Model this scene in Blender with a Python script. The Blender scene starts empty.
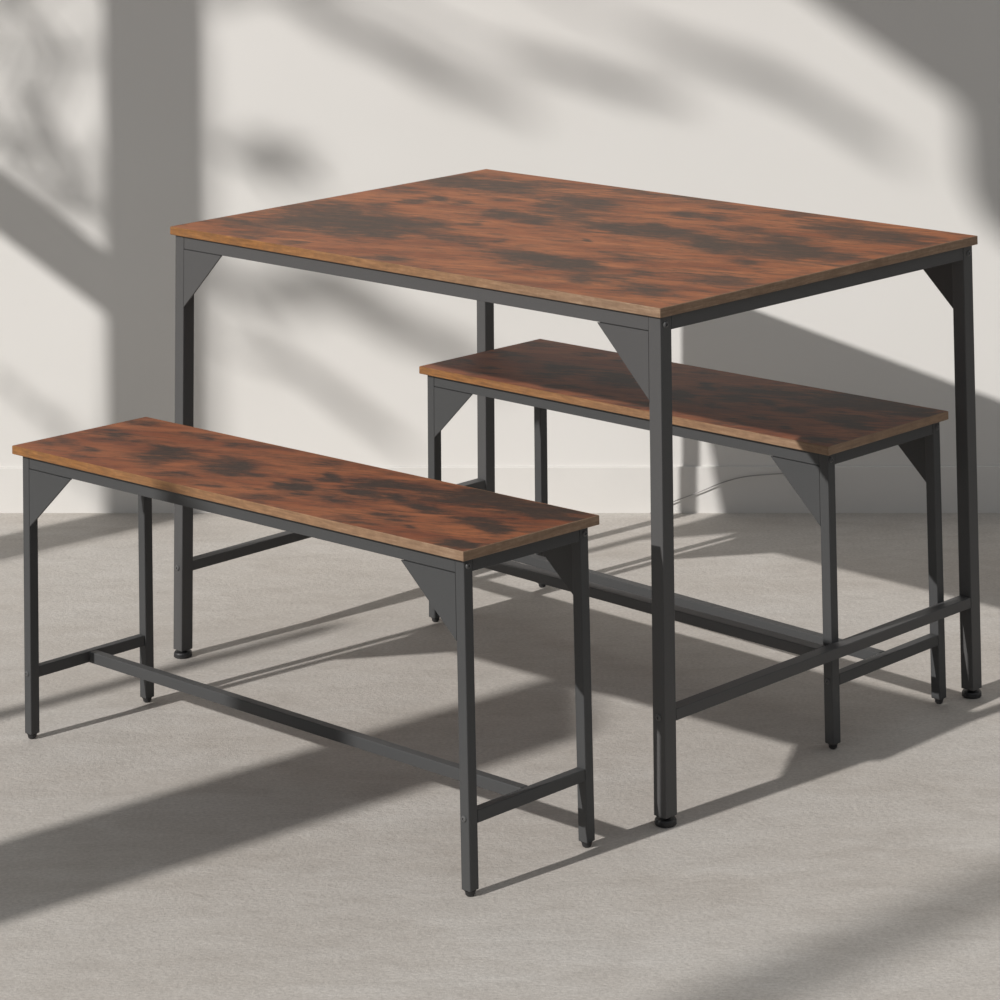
import bpy, bmesh, math, random
from mathutils import Vector, Matrix, noise
random.seed(7)
C = bpy.context.scene.collection
# ------------------------------------------------------------------ fitted dimensions (metres)
FIT = [2775.2727, 533.1201, -533.67217, 0.1087, -0.02605, 1.55363, 0.01038, 0.02324, 0.0137, -3e-05, 4.98525, -0.80011, 1.22273, 0.79421, 0.75, -0.00864, -0.00337, 0.00684, 0.00547, 0.01296, -0.42376, 4.47637, -0.74978, 1.04341, 0.27661, 0.46615, 0.02109, 0.00238, -0.01298, 0.00546, -0.00389, 0.19082, 5.05229, -0.83338, 1.01838, 0.30512, 0.46201, -0.01602, 0.01334, 0.00532, 0.00633, 0.00439]
TB = [(-0.341,-0.205,5.9,6.9,3.5,-11.7,0.8),(-0.238,-0.187,9.2,10.5,4.0,-13.5,0.7),(-0.444,-0.098,11.4,13.6,5.7,-20.2,0.5),(-0.436,-0.361,9.7,12.3,6.4,-21.4,0.5),(-0.346,-0.453,17.6,22.1,11.7,-37.1,0.6),(-0.234,-0.464,45.7,55.7,18.1,-57.8,0.6),(-0.046,-0.455,24.4,27.8,15.3,-48.1,0.8),(-0.372,0.069,29.2,32.8,9.1,-32.9,0.7),(-0.375,-0.022,29.5,33.7,9.1,-33.9,0.6),(-0.348,0.113,50.7,55.8,13.1,-49.4,0.7),(-0.226,-0.301,12.2,14.3,6.9,-22.1,0.5),(-0.458,0.306,13.7,15.0,4.5,-18.6,0.7),(-0.449,0.166,17.2,19.2,8.2,-31.8,0.5),(-0.444,0.359,8.6,9.2,4.5,-18.4,0.5),(-0.337,0.325,10.2,10.7,4.8,-18.9,0.8),(-0.137,0.294,11.0,10.9,4.2,-16.6,0.8),(-0.179,0.23,47.2,47.8,8.6,-33.3,0.7),(-0.16,0.064,13.6,14.2,7.1,-26.0,0.8),(-0.075,0.044,27.8,28.4,7.5,-26.6,0.8),(0.053,0.093,11.6,11.2,6.0,-21.7,0.9),(0.138,0.11,15.1,14.1,6.1,-22.1,0.8),(-0.092,0.156,17.4,17.6,5.7,-20.6,0.6),(-0.286,0.112,23.9,26.0,13.4,-50.1,0.6),(-0.18,-0.122,24.9,27.5,10.3,-36.1,0.7),(-0.143,-0.064,47.2,51.0,15.4,-53.8,0.6),(-0.004,-0.173,50.2,52.7,16.8,-57.0,0.6),(0.088,-0.053,102.8,101.3,22.4,-75.1,0.7),(-0.007,-0.25,39.7,42.5,17.7,-58.0,0.5),(-0.065,-0.211,13.1,14.1,11.4,-37.7,0.5),(0.082,-0.265,16.4,17.1,7.5,-23.6,0.8),(0.153,-0.283,13.9,14.2,6.5,-20.1,0.9),(0.225,-0.269,24.2,23.9,9.9,-30.6,0.7),(0.218,-0.152,23.9,23.1,9.3,-29.7,0.6),(0.292,-0.391,44.3,44.1,14.2,-43.0,0.5),(0.31,-0.264,37.3,35.6,16.4,-49.9,0.7),(0.301,-0.354,17.8,17.5,10.5,-32.0,0.4),(0.405,-0.373,18.8,17.7,8.8,-26.4,0.6),(0.086,0.176,59.3,55.6,14.5,-53.6,0.6),(0.059,0.309,33.9,31.3,9.0,-34.4,0.6),(0.253,0.076,19.9,17.9,4.8,-16.1,1),(0.334,0.08,15.1,13.2,5.7,-19.3,0.7),(0.363,0.143,20.8,17.6,5.5,-19.2,0.8),(0.112,0.318,34.6,31.2,9.3,-34.7,0.7),(0.297,0.214,20.4,17.4,7.7,-27.8,0.6),(0.212,0.255,21.6,19.0,9.6,-36.2,0.6),(0.071,0.438,20.3,18.1,8.7,-33.4,0.5),(0.3,0.401,14.8,12.1,6.9,-26.7,0.6),(0.383,0.357,13.2,10.6,5.9,-22.0,0.6),(0.441,0.118,15.6,13.0,6.9,-23.7,0.6),(0.375,-0.041,45.5,40.2,12.5,-39.9,0.7),(0.185,0.465,21.3,18.1,8.5,-34.3,0.6),(0.441,0.363,18.7,14.7,7.6,-27.8,0.5),(0.433,-0.213,13.5,12.0,8.4,-25.5,0.6),(-0.286,0.436,14.5,14.6,7.6,-31.1,0.5),(-0.134,0.474,15.3,14.5,5.9,-23.9,0.5),(-0.032,0.479,19.9,18.2,7.9,-32.6,0.5),(0.07,-0.516,20.4,22.8,13.5,-42.0,0.4),(-0.339,-0.317,11.8,14.3,6.5,-21.7,0.4),(-0.259,0.194,36.4,38.3,12.8,-49.5,0.4)]
BB = [(-0.444,0.062,18.8,24.1,14.5,-35.0,0.7),(-0.475,-0.271,18.3,24.7,12.1,-28.4,0.6),(-0.385,-0.265,47.3,61.9,20.5,-48.4,0.6),(-0.357,-0.409,32.0,41.9,21.3,-49.1,0.6),(-0.266,-0.001,17.9,22.1,12.2,-29.3,0.9),(-0.258,-0.202,18.0,22.7,12.7,-29.8,0.7),(-0.12,-0.035,16.0,18.9,9.2,-21.6,1),(-0.31,0.364,21.9,26.3,23.1,-56.1,0.6),(-0.235,0.356,49.8,59.0,29.7,-71.2,0.8),(-0.195,0.411,40.9,47.2,23.5,-57.4,0.6),(0.045,-0.107,31.3,35.2,14.1,-31.4,1),(0.061,-0.377,27.4,31.6,17.8,-40.9,0.7),(-0.152,-0.349,22.5,27.9,22.5,-51.5,0.6),(-0.055,-0.413,28.3,34.0,35.2,-79.6,0.6),(-0.467,0.38,20.7,26.0,18.2,-45.1,0.6),(-0.385,0.001,25.5,32.4,20.0,-47.1,0.4),(0.063,-0.081,36.9,41.3,17.3,-39.8,0.9),(0.056,0.166,36.8,40.4,22.1,-51.5,0.8),(0.151,0.015,22.6,24.4,17.6,-40.0,0.8),(0.135,0.228,22.5,24.0,17.0,-39.1,0.8),(0.293,-0.001,26.4,27.3,24.6,-55.3,0.9),(0.224,0.068,38.3,40.4,24.1,-54.0,0.8),(0.186,0.296,18.3,19.1,17.3,-39.2,0.6),(0.298,0.294,11.9,11.9,11.8,-26.9,0.7),(0.286,-0.24,39.4,41.7,25.2,-56.7,0.6),(0.345,-0.323,60.3,63.4,39.6,-86.6,0.6),(0.454,-0.422,31.5,31.8,21.4,-44.8,0.9),(0.402,0.037,19.7,19.4,19.4,-42.4,0.6),(0.438,-0.036,35.1,34.8,26.4,-57.8,0.8),(0.407,0.378,14.2,13.5,14.5,-33.1,0.8),(0.474,0.34,20.2,18.9,25.9,-55.8,0.6),(0.3,0.471,15.8,15.6,17.2,-39.8,0.7),(0.144,-0.179,22.7,24.9,24.2,-54.2,0.5),(-0.029,0.366,21.2,23.6,21.1,-49.6,0.4),(0.249,-0.433,23.1,25.4,26.2,-57.3,0.4)]
FIT3 = [[-0.00062, 4.98104, -0.80064, 1.21874, 0.78917, 0.7515, -0.00998, -0.00454, 0.00689, 0.01522, 0.00466, -0.21031, 0.025, 0.00659, 0.01569], [-0.42358, 4.47492, -0.75117, 1.04455, 0.27349, 0.46896, 0.0331, 0.00309, -0.01453, 0.0128, -0.01095, -0.08379, 0.0173, 0.01156, 0.01346], [0.19176, 5.04843, -0.82766, 1.01063, 0.31929, 0.46273, -0.04925, 0.0124, -0.003, 0.0059, 0.00452, 0.00473, 0.01871, 0.01064, 0.01333]]
F_PX, CX, CY, PITCH, ROLL, CAM_H, OVER, LEG, TH = FIT[:9]
AZ, EL = math.radians(40.0), math.radians(29.5)

# ------------------------------------------------------------------ helpers
def link(name, me, mat=None, parent=None):
    o = bpy.data.objects.new(name, me); C.objects.link(o)
    if mat: me.materials.append(mat)
    if parent: o.parent = parent
    return o
def obj(name, bm, mat, parent=None, warp=None, smooth=False):
    if warp:
        for v in bm.verts: v.co = warp(v.co)
    bmesh.ops.recalc_face_normals(bm, faces=bm.faces)
    me = bpy.data.meshes.new(name); bm.to_mesh(me); bm.free()
    if smooth:
        for p in me.polygons: p.use_smooth = True
    return link(name, me, mat, parent)
def struct(o): o['kind'] = 'structure'; return o
def add_box(bm, x0, x1, y0, y1, z0, z1, bev=0.0):
    r = bmesh.ops.create_cube(bm, size=1.0)
    vs = r['verts']
    for v in vs:
        v.co = Vector((x0 + (v.co.x+.5)*(x1-x0), y0 + (v.co.y+.5)*(y1-y0), z0 + (v.co.z+.5)*(z1-z0)))
    if bev:
        es = list({e for v in vs for e in v.link_edges})
        bmesh.ops.bevel(bm, geom=es, offset=bev, segments=2, affect='EDGES', profile=.5)
def box(x0, x1, y0, y1, z0, z1, bev=0.0):
    bm = bmesh.new(); add_box(bm, x0, x1, y0, y1, z0, z1, bev); return bm
def add_lathe(bm, prof, org, axis='Z', n=24, sign=1):
    rings = []
    for r, h in prof:
        ring = []
        for k in range(n):
            a = 2*math.pi*k/n; c, s = r*math.cos(a), r*math.sin(a)
            if axis == 'Z': p = (org[0]+c, org[1]+s, org[2]+h)
            elif axis == 'X': p = (org[0]+sign*h, org[1]+c, org[2]+s)
            else: p = (org[0]+c, org[1]+sign*h, org[2]+s)
            ring.append(bm.verts.new(p))
        rings.append(ring)
    for a, b in zip(rings, rings[1:]):
        for k in range(n): bm.faces.new((a[k], a[(k+1) % n], b[(k+1) % n], b[k]))
    bm.faces.new(rings[0]); bm.faces.new(rings[-1])
def prism(pts, y0, y1, bev=0.0006):
    bm = bmesh.new()
    a = [bm.verts.new((x, y0, z)) for x, z in pts]; b = [bm.verts.new((x, y1, z)) for x, z in pts]
    bm.faces.new(a); bm.faces.new(b[::-1])
    for k in range(len(pts)): bm.faces.new((a[k], b[k], b[(k+1) % len(pts)], a[(k+1) % len(pts)]))
    if bev: bmesh.ops.bevel(bm, geom=list(bm.edges), offset=bev, segments=1, affect='EDGES')
    return bm

# ------------------------------------------------------------------ materials
class NT:
    def __init__(s, name):
        s.m = bpy.data.materials.new(name); s.m.use_nodes = True
        s.t = s.m.node_tree; s.n = s.t.nodes; s.b = s.n['Principled BSDF']
    def node(s, kind, **kw):
        n = s.n.new(kind)
        for k, v in kw.items(): setattr(n, k, v)
        return n
    def put(s, sock, val):
        if isinstance(val, bpy.types.NodeSocket): s.t.links.new(val, sock)
        else: sock.default_value = val
    def math(s, op, a, b=0.0, clamp=False):
        n = s.node('ShaderNodeMath', operation=op, use_clamp=clamp); s.put(n.inputs[0], a); s.put(n.inputs[1], b); return n.outputs[0]
    def mix(s, f, a, b, mode='MIX'):
        n = s.node('ShaderNodeMix', data_type='RGBA', blend_type=mode); s.put(n.inputs[0], f); s.put(n.inputs[6], a); s.put(n.inputs[7], b); return n.outputs[2]
    def coords(s, scale=(1, 1, 1), rot=(0, 0, 0), kind='Object'):
        t = s.node('ShaderNodeTexCoord'); m = s.node('ShaderNodeMapping')
        m.inputs['Scale'].default_value = scale; m.inputs['Rotation'].default_value = rot
        s.t.links.new(t.outputs[kind], m.inputs[0]); return m.outputs[0]
    def noise(s, vec, scale, detail=4, rough=.55, dist=0.0):
        n = s.node('ShaderNodeTexNoise'); s.put(n.inputs['Vector'], vec); n.inputs['Scale'].default_value = scale
        n.inputs['Detail'].default_value = detail; n.inputs['Roughness'].default_value = rough; n.inputs['Distortion'].default_value = dist
        return n.outputs['Fac']
    def ramp(s, f, stops):
        n = s.node('ShaderNodeValToRGB'); s.put(n.inputs[0], f); e = n.color_ramp.elements
        while len(e) < len(stops): e.new(.5)
        for q, (p, c) in zip(e, stops): q.position = p; q.color = (*c, 1) if len(c) == 3 else c
        return n.outputs[0]
    def bump(s, h, strength, dist=.002):
        n = s.node('ShaderNodeBump'); s.put(n.inputs['Height'], h); n.inputs['Strength'].default_value = strength
        n.inputs['Distance'].default_value = dist; s.t.links.new(n.outputs[0], s.b.inputs['Normal'])
def g(v): return (v, v, v)
def srgb(r, gg, b):
    f = lambda c: (c/255/12.92) if c/255 <= .04045 else ((c/255+.055)/1.055)**2.4
    return (f(r), f(gg), f(b))

def mat_wood(name, rot, orange, red, dark):
    s = NT(name)
    at = s.node('ShaderNodeAttribute', attribute_name='blotch')
    v = s.coords((1, 1, 1), (0, 0, rot))
    st = s.node('ShaderNodeMapping'); s.t.links.new(v, st.inputs[0]); st.inputs['Scale'].default_value = (1, 4.2, 1)
    fine = s.noise(st.outputs[0], 17, 8, .70, .5)
    st2 = s.node('ShaderNodeMapping'); s.t.links.new(v, st2.inputs[0]); st2.inputs['Scale'].default_value = (1, 9, 1)
    grain = s.noise(st2.outputs[0], 70, 4, .7)
    hue = s.noise(st.outputs[0], 5, 3, .5)
    base = s.mix(s.ramp(hue, [(.36, g(0)), (.64, g(1))]), (*orange, 1), (*red, 1))
    f = s.math('ADD', at.outputs['Fac'], s.math('MULTIPLY', s.math('SUBTRACT', fine, .5), 2.3))
    f = s.math('ADD', f, s.math('MULTIPLY', s.math('SUBTRACT', grain, .5), .35))
    fr = s.ramp(f, [(.05, g(0)), (.30, g(.35)), (.62, g(.86)), (.85, g(1))])
    col = s.mix(fr, base, (*dark, 1))
    col = s.mix(s.math('MULTIPLY', s.math('SUBTRACT', .55, grain), .9, clamp=True), col, (.30, .16, .09, 1))
    s.put(s.b.inputs['Base Color'], col)
    s.b.inputs['Roughness'].default_value = .55; s.b.inputs['Specular IOR Level'].default_value = .22
    s.bump(grain, .12, .0006)
    return s.m
def mat_edge():
    s = NT('edge_band_wood')
    v = s.coords((3, 3, 30)); n = s.noise(v, 9, 5, .65)
    w = s.coords((1, 1, 1)); k = s.noise(w, 60, 4, .7)
    warm = s.ramp(n, [(.3, (.165, .074, .026)), (.55, (.28, .125, .040)), (.72, (.36, .170, .060))])
    tan = s.ramp(n, [(.3, (.200, .130, .085)), (.55, (.275, .180, .115)), (.72, (.340, .240, .165))])  # greyer brown end, its colour also lifted because it gets no sun
    x = s.node('ShaderNodeSeparateXYZ'); s.t.links.new(w, x.inputs[0])
    mr = s.node('ShaderNodeMapRange'); s.t.links.new(x.outputs[0], mr.inputs[0])
    mr.inputs[1].default_value = -.35; mr.inputs[2].default_value = .50
    col = s.mix(mr.outputs[0], warm, tan)
    col = s.mix(s.ramp(k, [(.35, g(.35)), (.6, g(0))]), col, (.14, .08, .045, 1))
    s.put(s.b.inputs['Base Color'], col); s.b.inputs['Roughness'].default_value = .5
    s.b.inputs['Specular IOR Level'].default_value = .3
    return s.m
def mat_metal(name, c, rough):
    s = NT(name)
    n = s.noise(s.coords((1, 1, 1)), 900, 2, .5)
    s.put(s.b.inputs['Base Color'], s.ramp(n, [(.3, tuple(x*.93 for x in c)), (.7, tuple(x*1.07 for x in c))]))
    s.b.inputs['Roughness'].default_value = rough; s.b.inputs['Specular IOR Level'].default_value = .3
    s.bump(n, .08, .0003)
    return s.m
def mat_plain(name, c, rough=.7, var=.06, scale=8):
    s = NT(name); n = s.noise(s.coords(), scale, 4, .5)
    s.put(s.b.inputs['Base Color'], s.ramp(n, [(.3, tuple(x*(1-var) for x in c)), (.7, tuple(x*(1+var) for x in c))]))
    s.b.inputs['Roughness'].default_value = rough
    return s.m
def mat_wall():
    s = NT('painted_plaster'); v = s.coords()
    n = s.noise(v, 1.3, 3, .5); m = s.noise(v, 220, 3, .6)
    col = s.ramp(n, [(.3, (.682, .663, .634)), (.7, (.714, .697, .672))])
    s.put(s.b.inputs['Base Color'], col); s.b.inputs['Roughness'].default_value = .85
    s.b.inputs['Specular IOR Level'].default_value = .2
    s.bump(m, .05, .0008)
    return s.m
def mat_floor():
    s = NT('brushed_concrete')
    v = s.coords((1, 2.2, 1), (0, 0, math.radians(6)))
    big = s.noise(v, 1.6, 5, .6, .4); mid = s.noise(v, 9, 6, .65, .6)
    grain = s.noise(s.coords((1, 1.5, 1)), 150, 4, .7); pit = s.noise(s.coords(), 45, 5, .75)
    col = s.ramp(big, [(.32, (.480, .435, .388)), (.5, (.545, .507, .464)), (.68, (.600, .575, .542))])
    col = s.mix(.55, col, s.ramp(mid, [(.28, (.440, .405, .368)), (.5, (.545, .510, .470)), (.72, (.630, .597, .558))]))
    col = s.mix(s.ramp(grain, [(.3, g(.42)), (.62, g(0))]), col, (.24, .22, .20, 1))
    col = s.mix(s.ramp(pit, [(.60, g(0)), (.75, g(.22))]), col, (.62, .58, .54, 1))
    s.put(s.b.inputs['Base Color'], col); s.b.inputs['Roughness'].default_value = .78
    s.b.inputs['Specular IOR Level'].default_value = .25
    h = s.math('ADD', s.math('MULTIPLY', grain, .5), s.math('ADD', mid, pit))
    s.bump(h, .45, .0035)
    return s.m
GR = math.atan2(.257, .966)
M_TABLE = mat_wood('rustic_table_wood', -GR, (.41, .150, .063), (.26, .085, .038), (.064, .046, .036))
M_BENCH = mat_wood('rustic_bench_wood', -.38, (.35, .120, .050), (.215, .062, .028), (.037, .027, .023))
M_EDGE = mat_edge()
M_METAL = mat_metal('matte_black_steel', (.078, .077, .077), .50)
M_METAL_B = mat_metal('matte_black_steel_bench', (.060, .061, .062), .48)
M_PLASTIC = mat_plain('black_plastic', (.018, .018, .019), .5)
M_BOLT = mat_metal('bolt_steel', (.10, .10, .10), .3)
M_WALL = mat_wall(); M_FLOOR = mat_floor()
M_BASE = mat_plain('baseboard_paint', (.685, .666, .638), .6, .02)

# ------------------------------------------------------------------ furniture
def blotch_value(lst, u, v, L, W, seed, base):
    p = Vector((u*L*2.6, v*W*8.0, seed))
    du = (noise.fractal(p*3.0, .8, 2.0, 4))*.030/L; dv = (noise.fractal(p*3.0+Vector((9, 3, 5)), .8, 2.0, 4))*.016/W
    x, y = u+du, v+dv; t = 0.0
    for (a, b, q0, q1, q2, q3, w) in lst:
        dx, dy = (x-a)*L, (y-b)*W
        e0 = q0*dx+q1*dy; e1 = q2*dx+q3*dy
        r = e0*e0+e1*e1
        if r < 9: t = t + (1-t)*w*math.exp(-(r**1.3)*.50)
    return base(u, v) + t*.80
def slab(name, edge_name, L, W, z0, z1, nx, ny, mat, lst, seed, base, parent, warp):
    b = .0011
    a, c = L/2-b, W/2-b
    bm = bmesh.new(); lay = bm.verts.layers.float.new('blotch')
    grid = []
    for j in range(ny+1):
        row = []
        for i in range(nx+1):
            x, y = -a+2*a*i/nx, -c+2*c*j/ny
            v = bm.verts.new((x, y, z1)); v[lay] = blotch_value(lst, x/L, y/W, L, W, seed, base); row.append(v)
        grid.append(row)
    for j in range(ny):
        for i in range(nx): bm.faces.new((grid[j][i], grid[j][i+1], grid[j+1][i+1], grid[j+1][i]))
    loop = [grid[0][i] for i in range(nx+1)] + [grid[j][nx] for j in range(1, ny+1)] + [grid[ny][i] for i in range(nx-1, -1, -1)] + [grid[j][0] for j in range(ny-1, 0, -1)]
    low = []
    for v in loop:
        w = bm.verts.new((v.co.x, v.co.y, z0+.0002)); w[lay] = .4; low.append(w)
    n = len(loop)
    for k in range(n): bm.faces.new((loop[k], low[k], low[(k+1) % n], loop[(k+1) % n]))
    bm.faces.new(low)
    top = obj(name, bm, mat, parent, warp)
    # thin banding glued round the four edges
    bm = bmesh.new(); zt = z1+.0002; ch = .0008
    def rect(hx, hy, z): return [bm.verts.new(p) for p in ((-hx, -hy, z), (hx, -hy, z), (hx, hy, z), (-hx, hy, z))]
    rs = [rect(a+.0001, c+.0001, z0), rect(L/2-ch, W/2-ch, z0), rect(L/2, W/2, z0+ch), rect(L/2, W/2, zt-ch), rect(L/2-ch, W/2-ch, zt), rect(a+.0001, c+.0001, zt)]
    for q, r in zip(rs, rs[1:]+rs[:1]):
        for k in range(4): bm.faces.new((q[k], q[(k+1) % 4], r[(k+1) % 4], r[k]))
    obj(edge_name, bm, M_EDGE, top, warp)
    return top

def furniture(name, label, cat, fit, dims, metal, wood, lst, seed, base, top_name, foot, group=None, res=(200, 60)):
    x, y, yaw, L, W, H, sh, tx, ty, ox, oy, tw, leg, OVER, TH = fit
    if foot == 'disc': TH = .0143
    root = bpy.data.objects.new(name, None); C.objects.link(root)
    root.location = (x, y, 0); root.rotation_euler = (0, 0, yaw); root.empty_display_size = .1
    root['label'] = label; root['category'] = cat
    if group: root['group'] = group
    def warp(co):                       # slight out-of-square of the real piece
        t = co.z/H
        return Vector((co.x+sh*co.y+ox*t, co.y+oy*t, co.z+t*(tx*co.x+ty*co.y+.04*tw*co.x*co.y/(L*W))))
    zt = H-TH; s = leg; X, Y = L/2-OVER, W/2-OVER
    rail_lo, gus_lo, gus_x, st_lo, st_hi, z_leg, rail_t = dims
    slab(top_name, 'edge_band', L, W, zt, H, res[0], res[1], wood, lst, seed, base, root, warp)
    e = .0004
    for sx in (-1, 1):
        for sy in (-1, 1):
            xa, xb = sorted((sx*X, sx*(X-s))); ya, yb = sorted((sy*Y, sy*(Y-s)))
            if foot == 'disc' and sx < 0 < sy: ya -= .004; yb -= .004
            lg = obj('leg', box(xa, xb, ya, yb, z_leg, zt-.0003, .0014), metal, root, warp)
            cx, cy = (xa+xb)/2, (ya+yb)/2
            bm = bmesh.new()
            if foot == 'disc':
                add_lathe(bm, [(.0070, .0100), (.0070, z_leg-.0002)], (cx, cy, 0))
                add_lathe(bm, [(.0148, 0), (.0164, .0015), (.0164, .0070), (.0150, .0092), (.0080, .0096)], (cx, cy, 0))
                nm = 'levelling_foot'
            else:
                add_lathe(bm, [(.0045, 0), (.0068, .0025), (.0074, z_leg-.002), (.0088, z_leg-.0002)], (cx, cy, 0))
                nm = 'foot_plug'
            obj(nm, bm, M_PLASTIC, lg, warp, smooth=False)
            # hexagon-socket button heads: one through the side for the long rail, one through the face for the stretcher
            for ax, org in (('X', (sx*X, cy+sy*.001, rail_lo+.0105)), ('Y', (cx, sy*Y, (st_lo+st_hi)/2))):
                sg = sx if ax == 'X' else sy
                bm = bmesh.new(); k = .0052*(1 if foot == 'disc' else .85)
                add_lathe(bm, [(k*1.0, .0001), (k, .0006), (k*.86, .0019), (k*.5, .0026), (k*.42, .0026), (k*.38, .0010)], org, ax, 18, sg)
                obj('bolt', bm, M_BOLT, lg, warp)
    # rails under the top
    for sy in (-1, 1):
        ya, yb = sorted((sy*(Y-.0006), sy*(Y-rail_t)))
        obj('apron_rail', box(-X+s+e, X-s-e, ya, yb, rail_lo, zt-.0003, .0010), metal, root, warp)
        for sx in (-1, 1):
            xi, xo = sx*gus_x, sx*(X-s-.0005); zh = rail_lo-.0011
            ya, yb = sorted((sy*(Y-.0004), sy*(Y-.0036)))
            bm = prism([(xi, zh), (xo, zh), (xo, gus_lo)], ya, yb, .0003)
            yc, yd = sorted((sy*(Y-.0036), sy*(Y-.0056))); xc, xd = sorted((xi+sx*.003, xo))
            add_box(bm, xc, xd, yc, yd, zh-.0020, rail_lo-.0001)          # backing strip added behind the gap under the rail, keeping light from showing through
            obj('corner_bracket', bm, metal, root, warp)
    for sx in (-1, 1):
        xa, xb = sorted((sx*(X-.0006), sx*(X-rail_t)))
        obj('apron_rail', box(xa, xb, -Y+s+e, Y-s-e, rail_lo+.001, zt-.0003, .0010), metal, root, warp)
        xa, xb = sorted((sx*(X-.0003), sx*(X-s+.002)))
        obj('end_stretcher', box(xa, xb, -Y+s+e, Y-s-e, st_lo, st_hi, .0012), metal, root, warp)
    q = s/2-.001
    obj('long_stretcher', box(-X+s-.0015, X-s+.0015, -q, q, st_lo, st_hi, .0012), metal, root, warp)
    return root

furniture('dining_table', 'large rectangular dining table with rustic brown wood top on tall black metal legs', 'table', FIT3[0],
          (.7140, .6120, .4688, .1470, .1640, .0130, .020), M_METAL, M_TABLE, TB, 3.1, lambda u, v: .15+.09*u, 'tabletop', 'disc', res=(320, 200))
furniture('bench', 'low bench in front at the left, its long seat fully in view before the table', 'bench', FIT3[1],
          (.4340, .3410, .3832, .0962, .1137, .0085, .016), M_METAL_B, M_BENCH, BB, 7.7, lambda u, v: .16+.22*u+.10*v, 'seat', 'plug', 'long benches of the dining set', res=(280, 76))
furniture('bench', 'low bench behind the table at the right, partly hidden by a front table leg', 'bench', FIT3[2],
          (.4282, .3355, .3700, .0945, .1115, .0085, .016), M_METAL_B, M_BENCH, BB, 7.7, lambda u, v: .16+.22*u+.10*v, 'seat', 'plug', 'long benches of the dining set', res=(280, 76))

# ------------------------------------------------------------------ setting
A = Vector((-1.20003, 6.14989, 0)); B = Vector((0.90895, 5.94377, 0))
WD = (B-A).normalized(); WN = Vector((-WD.y, WD.x, 0))            # along the wall, into the wall
def wall_frame(o):
    o.location = A; o.rotation_euler = (0, 0, math.atan2(WD.y, WD.x)); return o
wb = wall_frame(obj('wall_back', box(-1.7, 7.0, .006, .20, -.02, 4.7), M_WALL)); struct(wb)
bm = bmesh.new()
prof = [(.0058, 0), (.0, 0), (.0, .0925), (.001, .0935), (.0058, .0935)]
ra = [bm.verts.new((-1.15, y, z)) for y, z in prof]; rb = [bm.verts.new((7.0, y, z)) for y, z in prof]
for k in range(len(prof)): bm.faces.new((ra[k], ra[(k+1) % len(prof)], rb[(k+1) % len(prof)], rb[k]))
bm.faces.new(ra); bm.faces.new(rb)
struct(wall_frame(obj('baseboard_back', bm, M_BASE)))
bm = bmesh.new()
add_box(bm, -9.0, 7.0, -4.0, 6.6, -.12, 0.0)
struct(obj('floor', bm, M_FLOOR))

# thin grey cord lying against the baseboard
pts = [Vector(p) for p in [(.1872, 6.0075, .0012), (.2126, 6.0058, .0142), (.2443, 6.0027, .0273), (.2927, 5.998, .0445), (.3391, 5.9935, .0626), (.3872, 5.9887, .0747), (.4559, 5.982, .0807), (.5263, 5.9752, .0836)]]
bm = bmesh.new(); prev = None; N = len(pts)
sm = []
for i in range(N-1):
    for k in range(5):
        u = k/5; p0, p1, p2, p3 = pts[max(i-1, 0)], pts[i], pts[i+1], pts[min(i+2, N-1)]
        sm.append(.5*((2*p1)+(p2-p0)*u+(2*p0-5*p1+4*p2-p3)*u*u+(3*p1-p0-3*p2+p3)*u**3))
sm.append(pts[-1])
for i, p in enumerate(sm):
    d = (sm[min(i+1, len(sm)-1)]-sm[max(i-1, 0)]).normalized(); q = d.to_track_quat('Z', 'Y')
    ring = [bm.verts.new(p + q @ Vector((.0011*math.cos(a), .0011*math.sin(a), 0))) for a in [math.pi*j/4 for j in range(8)]]
    if prev:
        for k in range(8): bm.faces.new((prev[k], prev[(k+1) % 8], ring[(k+1) % 8], ring[k]))
    else: bm.faces.new(ring)
    prev = ring
bm.faces.new(prev)
cord = obj('cord', bm, mat_plain('grey_cord', (.33, .32, .31), .6, .02), smooth=True)
cord['label'] = 'thin grey cord curving up against the white baseboard behind the back bench'; cord['category'] = 'cord'

# left wall: a loft window wall whose openings let the low sun in (outside the picture)
XL = -2.5
def cell(bm, y0, y1, z0, z1, t=.05): add_box(bm, XL-t, XL, y0, y1, z0, z1)
bm = bmesh.new()
cell(bm, -2.0, 0.9, 0, 4.8); cell(bm, .9, 6.27, 3.345, 4.8); cell(bm, 5.95, 6.27, 0, 3.345)
a_, b_ = [], []
for y, z in [(2.25, 3.36), (2.25, 3.20), (2.95, 3.12), (3.05, 3.13), (3.09, 3.18), (3.095, 3.36)]:      # unseen panel added to shade the wall's upper right, shaped clear of the table
    a_.append(bm.verts.new((XL-.05, y, z))); b_.append(bm.verts.new((XL, y, z)))
bm.faces.new(a_); bm.faces.new(b_[::-1])
for k in range(6): bm.faces.new((a_[k], b_[k], b_[(k+1) % 6], a_[(k+1) % 6]))
struct(obj('wall_left', bm, M_WALL))
M_FRAME = mat_plain('window_frame_paint', (.25, .25, .25), .5)
bm = bmesh.new()
cell(bm, 4.635, 4.815, 0, 3.345, .04)                     # broad upright
cell(bm, 4.815, 5.95, 1.565, 1.680, .03)                  # rail
cell(bm, 3.52, 3.555, 0, 1.55, .03)  # short unseen post, added for a thin stripe of shade on the floor
struct(obj('window_1', bm, M_FRAME))
struct(obj('shade_post_1', box(XL-.05, XL, 2.55, 2.86, 0, 1.88, .004), M_WALL))  # unseen post added to cast the floor band, cut short to keep furniture sunlit
ym = 1.43-.8391*3.5
struct(obj('shade_post_2', box(-6.03, -5.97, ym-.035, ym+.035, 0, 7.0, .01), M_WALL))  # unseen tall post, added far out for a soft band of floor shade

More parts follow.
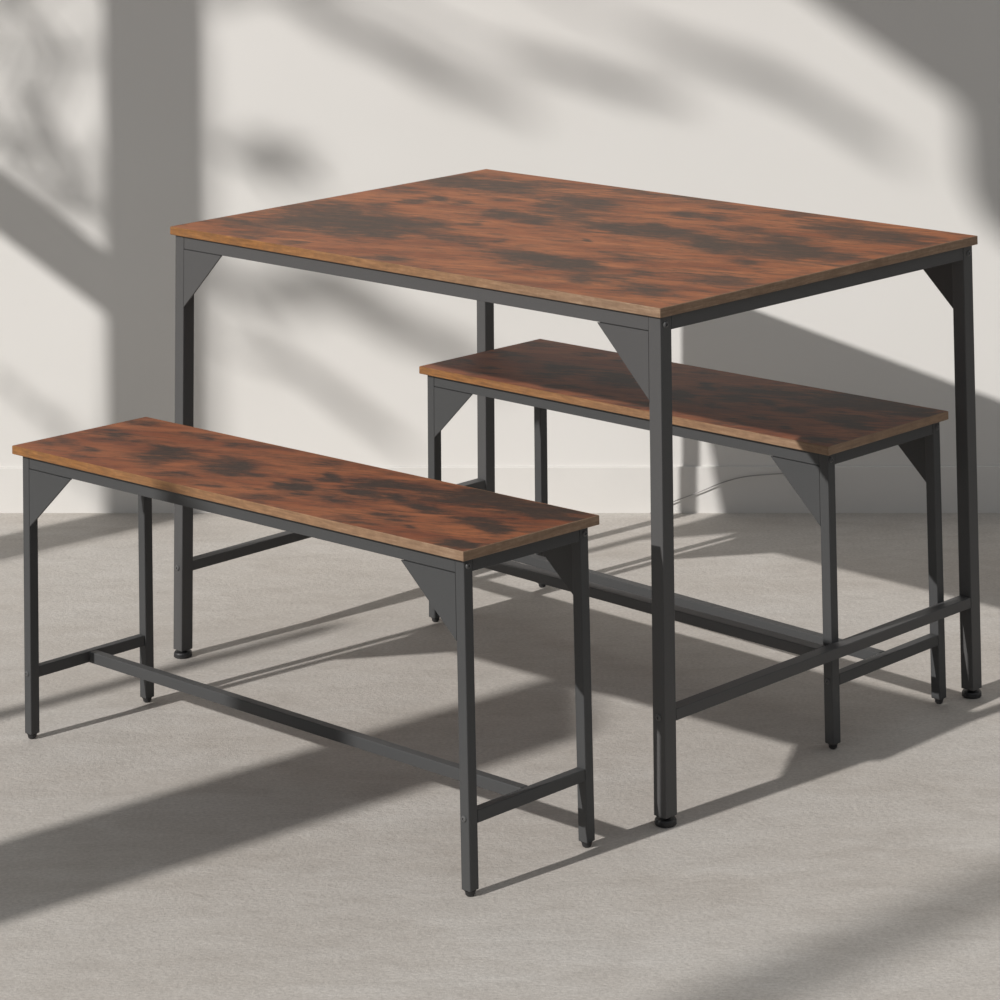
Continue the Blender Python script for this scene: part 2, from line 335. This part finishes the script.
# palm growing outside the window: its fronds throw the leaf shadows on the wall
def outside(X, yl, zl): return Vector((X, yl + .8391*(X+2.5), zl - .7386*(X+2.5)))
def bez(P, t):
    n = len(P)-1; k = min(int(t*n), n-1); u = t*n-k
    p0, p1, p2, p3 = P[max(k-1, 0)], P[k], P[k+1], P[min(k+2, n)]
    return .5*((2*p1) + (p2-p0)*u + (2*p0-5*p1+4*p2-p3)*u*u + (3*p1-p0-3*p2+p3)*u*u*u)
def frond(parent, P, n, ln, wd, ang, t0, seed):
    rnd = random.Random(seed); bm = bmesh.new()
    def tube(pts, rad):
        prev = None
        for p, r, d in zip(pts, rad, [b-a for a, b in zip(pts, pts[1:]+pts[-1:])][:-1]+[pts[-1]-pts[-2]]):
            q = d.to_track_quat('Z', 'Y'); ring = [bm.verts.new(p + q @ Vector((r*math.cos(a), r*math.sin(a), 0))) for a in (0, 1.57, 3.14, 4.71)]
            if prev:
                for k in range(4): bm.faces.new((prev[k], prev[(k+1) % 4], ring[(k+1) % 4], ring[k]))
            prev = ring
    pts = [bez(P, i/24) for i in range(25)]
    tube(pts, [.011*(1-.75*i/24) for i in range(25)])
    for i in range(n):
        t = t0+(1-t0)*(i+.5)/n; o = bez(P, t); d = (bez(P, min(t+.02, 1))-bez(P, t-.02)).normalized()
        L = ln*(.45+.55*math.sin(math.pi*min(1, .15+.85*(t-t0)/(1-t0))))*rnd.uniform(.8, 1.15)
        for side in (-1, 1):
            a = ang*rnd.uniform(.7, 1.3)
            up = Vector((.35, 0, 1)); lat = (up - d*up.dot(d)).normalized()*side
            w0 = d*math.cos(a)+lat*math.sin(a); nrm = w0.cross(lat)
            if nrm.length < 1e-4: nrm = Vector((1, 0, 0))
            nrm.normalize(); flat = nrm.cross(w0).normalized(); prev = None
            for k in range(6):
                u = k/5; c = o + w0*L*u + Vector((0, 0, -.07*L*u*u)) ; h = wd*(.25+math.sin(math.pi*min(1, u*.8+.2)))*.5*(1 if u < .99 else .1)
                row = [bm.verts.new(c+flat*h), bm.verts.new(c+nrm*h*.35), bm.verts.new(c-flat*h)]
                if prev:
                    for m in (0, 1): bm.faces.new((prev[m], prev[m+1], row[m+1], row[m]))
                prev = row
    o_ = obj('frond', bm, M_LEAF, parent)
    o_.matrix_parent_inverse = parent.matrix_basis.inverted()
M_LEAF = mat_plain('palm_leaf', (.06, .12, .035), .5, .2, 6)
M_TRUNK = mat_plain('palm_trunk', (.16, .11, .07), .9, .3, 12)
cr = outside(-5.0, 4.73, 2.27)
palm = bpy.data.objects.new('palm', None); C.objects.link(palm); palm.location = (cr.x, cr.y, 0)
palm['label'] = 'palm outside the window that throws the soft leaf shadows on the wall'; palm['category'] = 'palm'
bm = bmesh.new(); add_lathe(bm, [(.085-.02*k/14+(.008 if k % 2 else 0), cr.z*k/14) for k in range(15)], (0, 0, 0), n=16)
obj('trunk', bm, M_TRUNK, palm)
def FR(pts, *a): frond(palm, [cr]+[outside(*p) for p in pts], *a)
FR([(-5.2, 4.56, 2.47), (-5.1, 4.40, 2.53), (-5.0, 4.23, 2.57), (-4.9, 4.03, 2.63)], 12, 0.12, 0.016, 0.28, 0.3, 1)
FR([(-4.3, 4.37, 2.62), (-4.2, 4.09, 2.71), (-4.1, 3.89, 2.80), (-4.0, 3.71, 2.89)], 12, 0.08, 0.015, 0.24, 0.55, 2)
FR([(-4.5, 4.27, 2.86), (-4.5, 3.92, 2.93), (-4.4, 3.69, 3.01), (-4.3, 3.50, 3.08), (-4.2, 3.30, 3.11)], 13, 0.1, 0.016, 0.24, 0.5, 3)
FR([(-4.6, 4.63, 2.08), (-4.5, 4.55, 2.11), (-4.4, 4.44, 2.18)], 6, 0.1, 0.017, 0.6, 0.45, 4)
FR([(-4.8, 4.63, 1.83), (-4.7, 4.43, 1.93), (-4.6, 4.15, 2.02)], 12, 0.16, 0.021, 0.24, 0.3, 5)
FR([(-4.6, 4.66, 1.70), (-4.5, 4.47, 1.73), (-4.4, 4.27, 1.74)], 8, 0.07, 0.015, 0.2, 0.5, 6)
FR([(-4.1, 4.86, 2.09), (-4.0, 4.98, 1.99), (-3.9, 5.12, 1.90)], 11, 0.18, 0.015, 0.8, 0.1, 7)
FR([(-4.1, 4.86, 1.86), (-4.0, 4.98, 1.81), (-3.9, 5.12, 1.74)], 11, 0.18, 0.015, 0.8, 0.1, 8)
FR([(-4.2, 4.88, 2.23), (-4.2, 5.02, 2.16), (-4.1, 5.18, 2.02)], 10, 0.2, 0.016, 0.8, 0.1, 9)
FR([(-4.5, 4.84, 1.25), (-4.4, 4.94, 1.23), (-4.3, 5.08, 1.24)], 6, 0.07, 0.013, 0.25, 0.3, 10)
FR([(-4.2, 4.76, 1.80), (-4.1, 4.90, 1.75), (-4.0, 5.04, 1.72)], 8, 0.14, 0.014, 0.5, 0.3, 11)

# ------------------------------------------------------------------ light
sun = bpy.data.lights.new('sun', 'SUN'); sun.energy = 3.65; sun.angle = math.radians(.9); sun.color = (1.0, .975, .945)
so = bpy.data.objects.new('sun', sun); C.objects.link(so)
so.rotation_euler = Vector((math.cos(AZ), math.sin(AZ), -math.tan(EL))).to_track_quat('-Z', 'Y').to_euler()
so.location = (-6, -3, 6)
w = bpy.data.worlds.new('world'); w.use_nodes = True; bpy.context.scene.world = w
bg = w.node_tree.nodes['Background']; bg.inputs[0].default_value = (.93, .965, 1.0, 1); bg.inputs[1].default_value = .34

# ------------------------------------------------------------------ camera
cam = bpy.data.cameras.new('camera'); co = bpy.data.objects.new('camera', cam); C.objects.link(co)
cam.sensor_fit = 'HORIZONTAL'; cam.sensor_width = 36; cam.lens = F_PX*36/1000
cam.shift_x = (500-CX)/1000; cam.shift_y = -(500-CY)/1000
R = Vector((1, 0, 0)); U = Vector((0, -math.sin(PITCH), math.cos(PITCH))); Fw = Vector((0, math.cos(PITCH), math.sin(PITCH)))
c, s_ = math.cos(ROLL), math.sin(ROLL)
R2 = c*R + s_*U; U2 = -s_*R + c*U
co.matrix_world = Matrix(((R2.x, U2.x, -Fw.x, 0), (R2.y, U2.y, -Fw.y, 0), (R2.z, U2.z, -Fw.z, CAM_H), (0, 0, 0, 1)))
cam.clip_start = .05
sc = bpy.context.scene; sc.camera = co
sc.view_settings.view_transform = 'Standard'; sc.view_settings.look = 'None'; sc.view_settings.gamma = 1
sc.view_settings.exposure = 0; sc.view_settings.use_curve_mapping = False
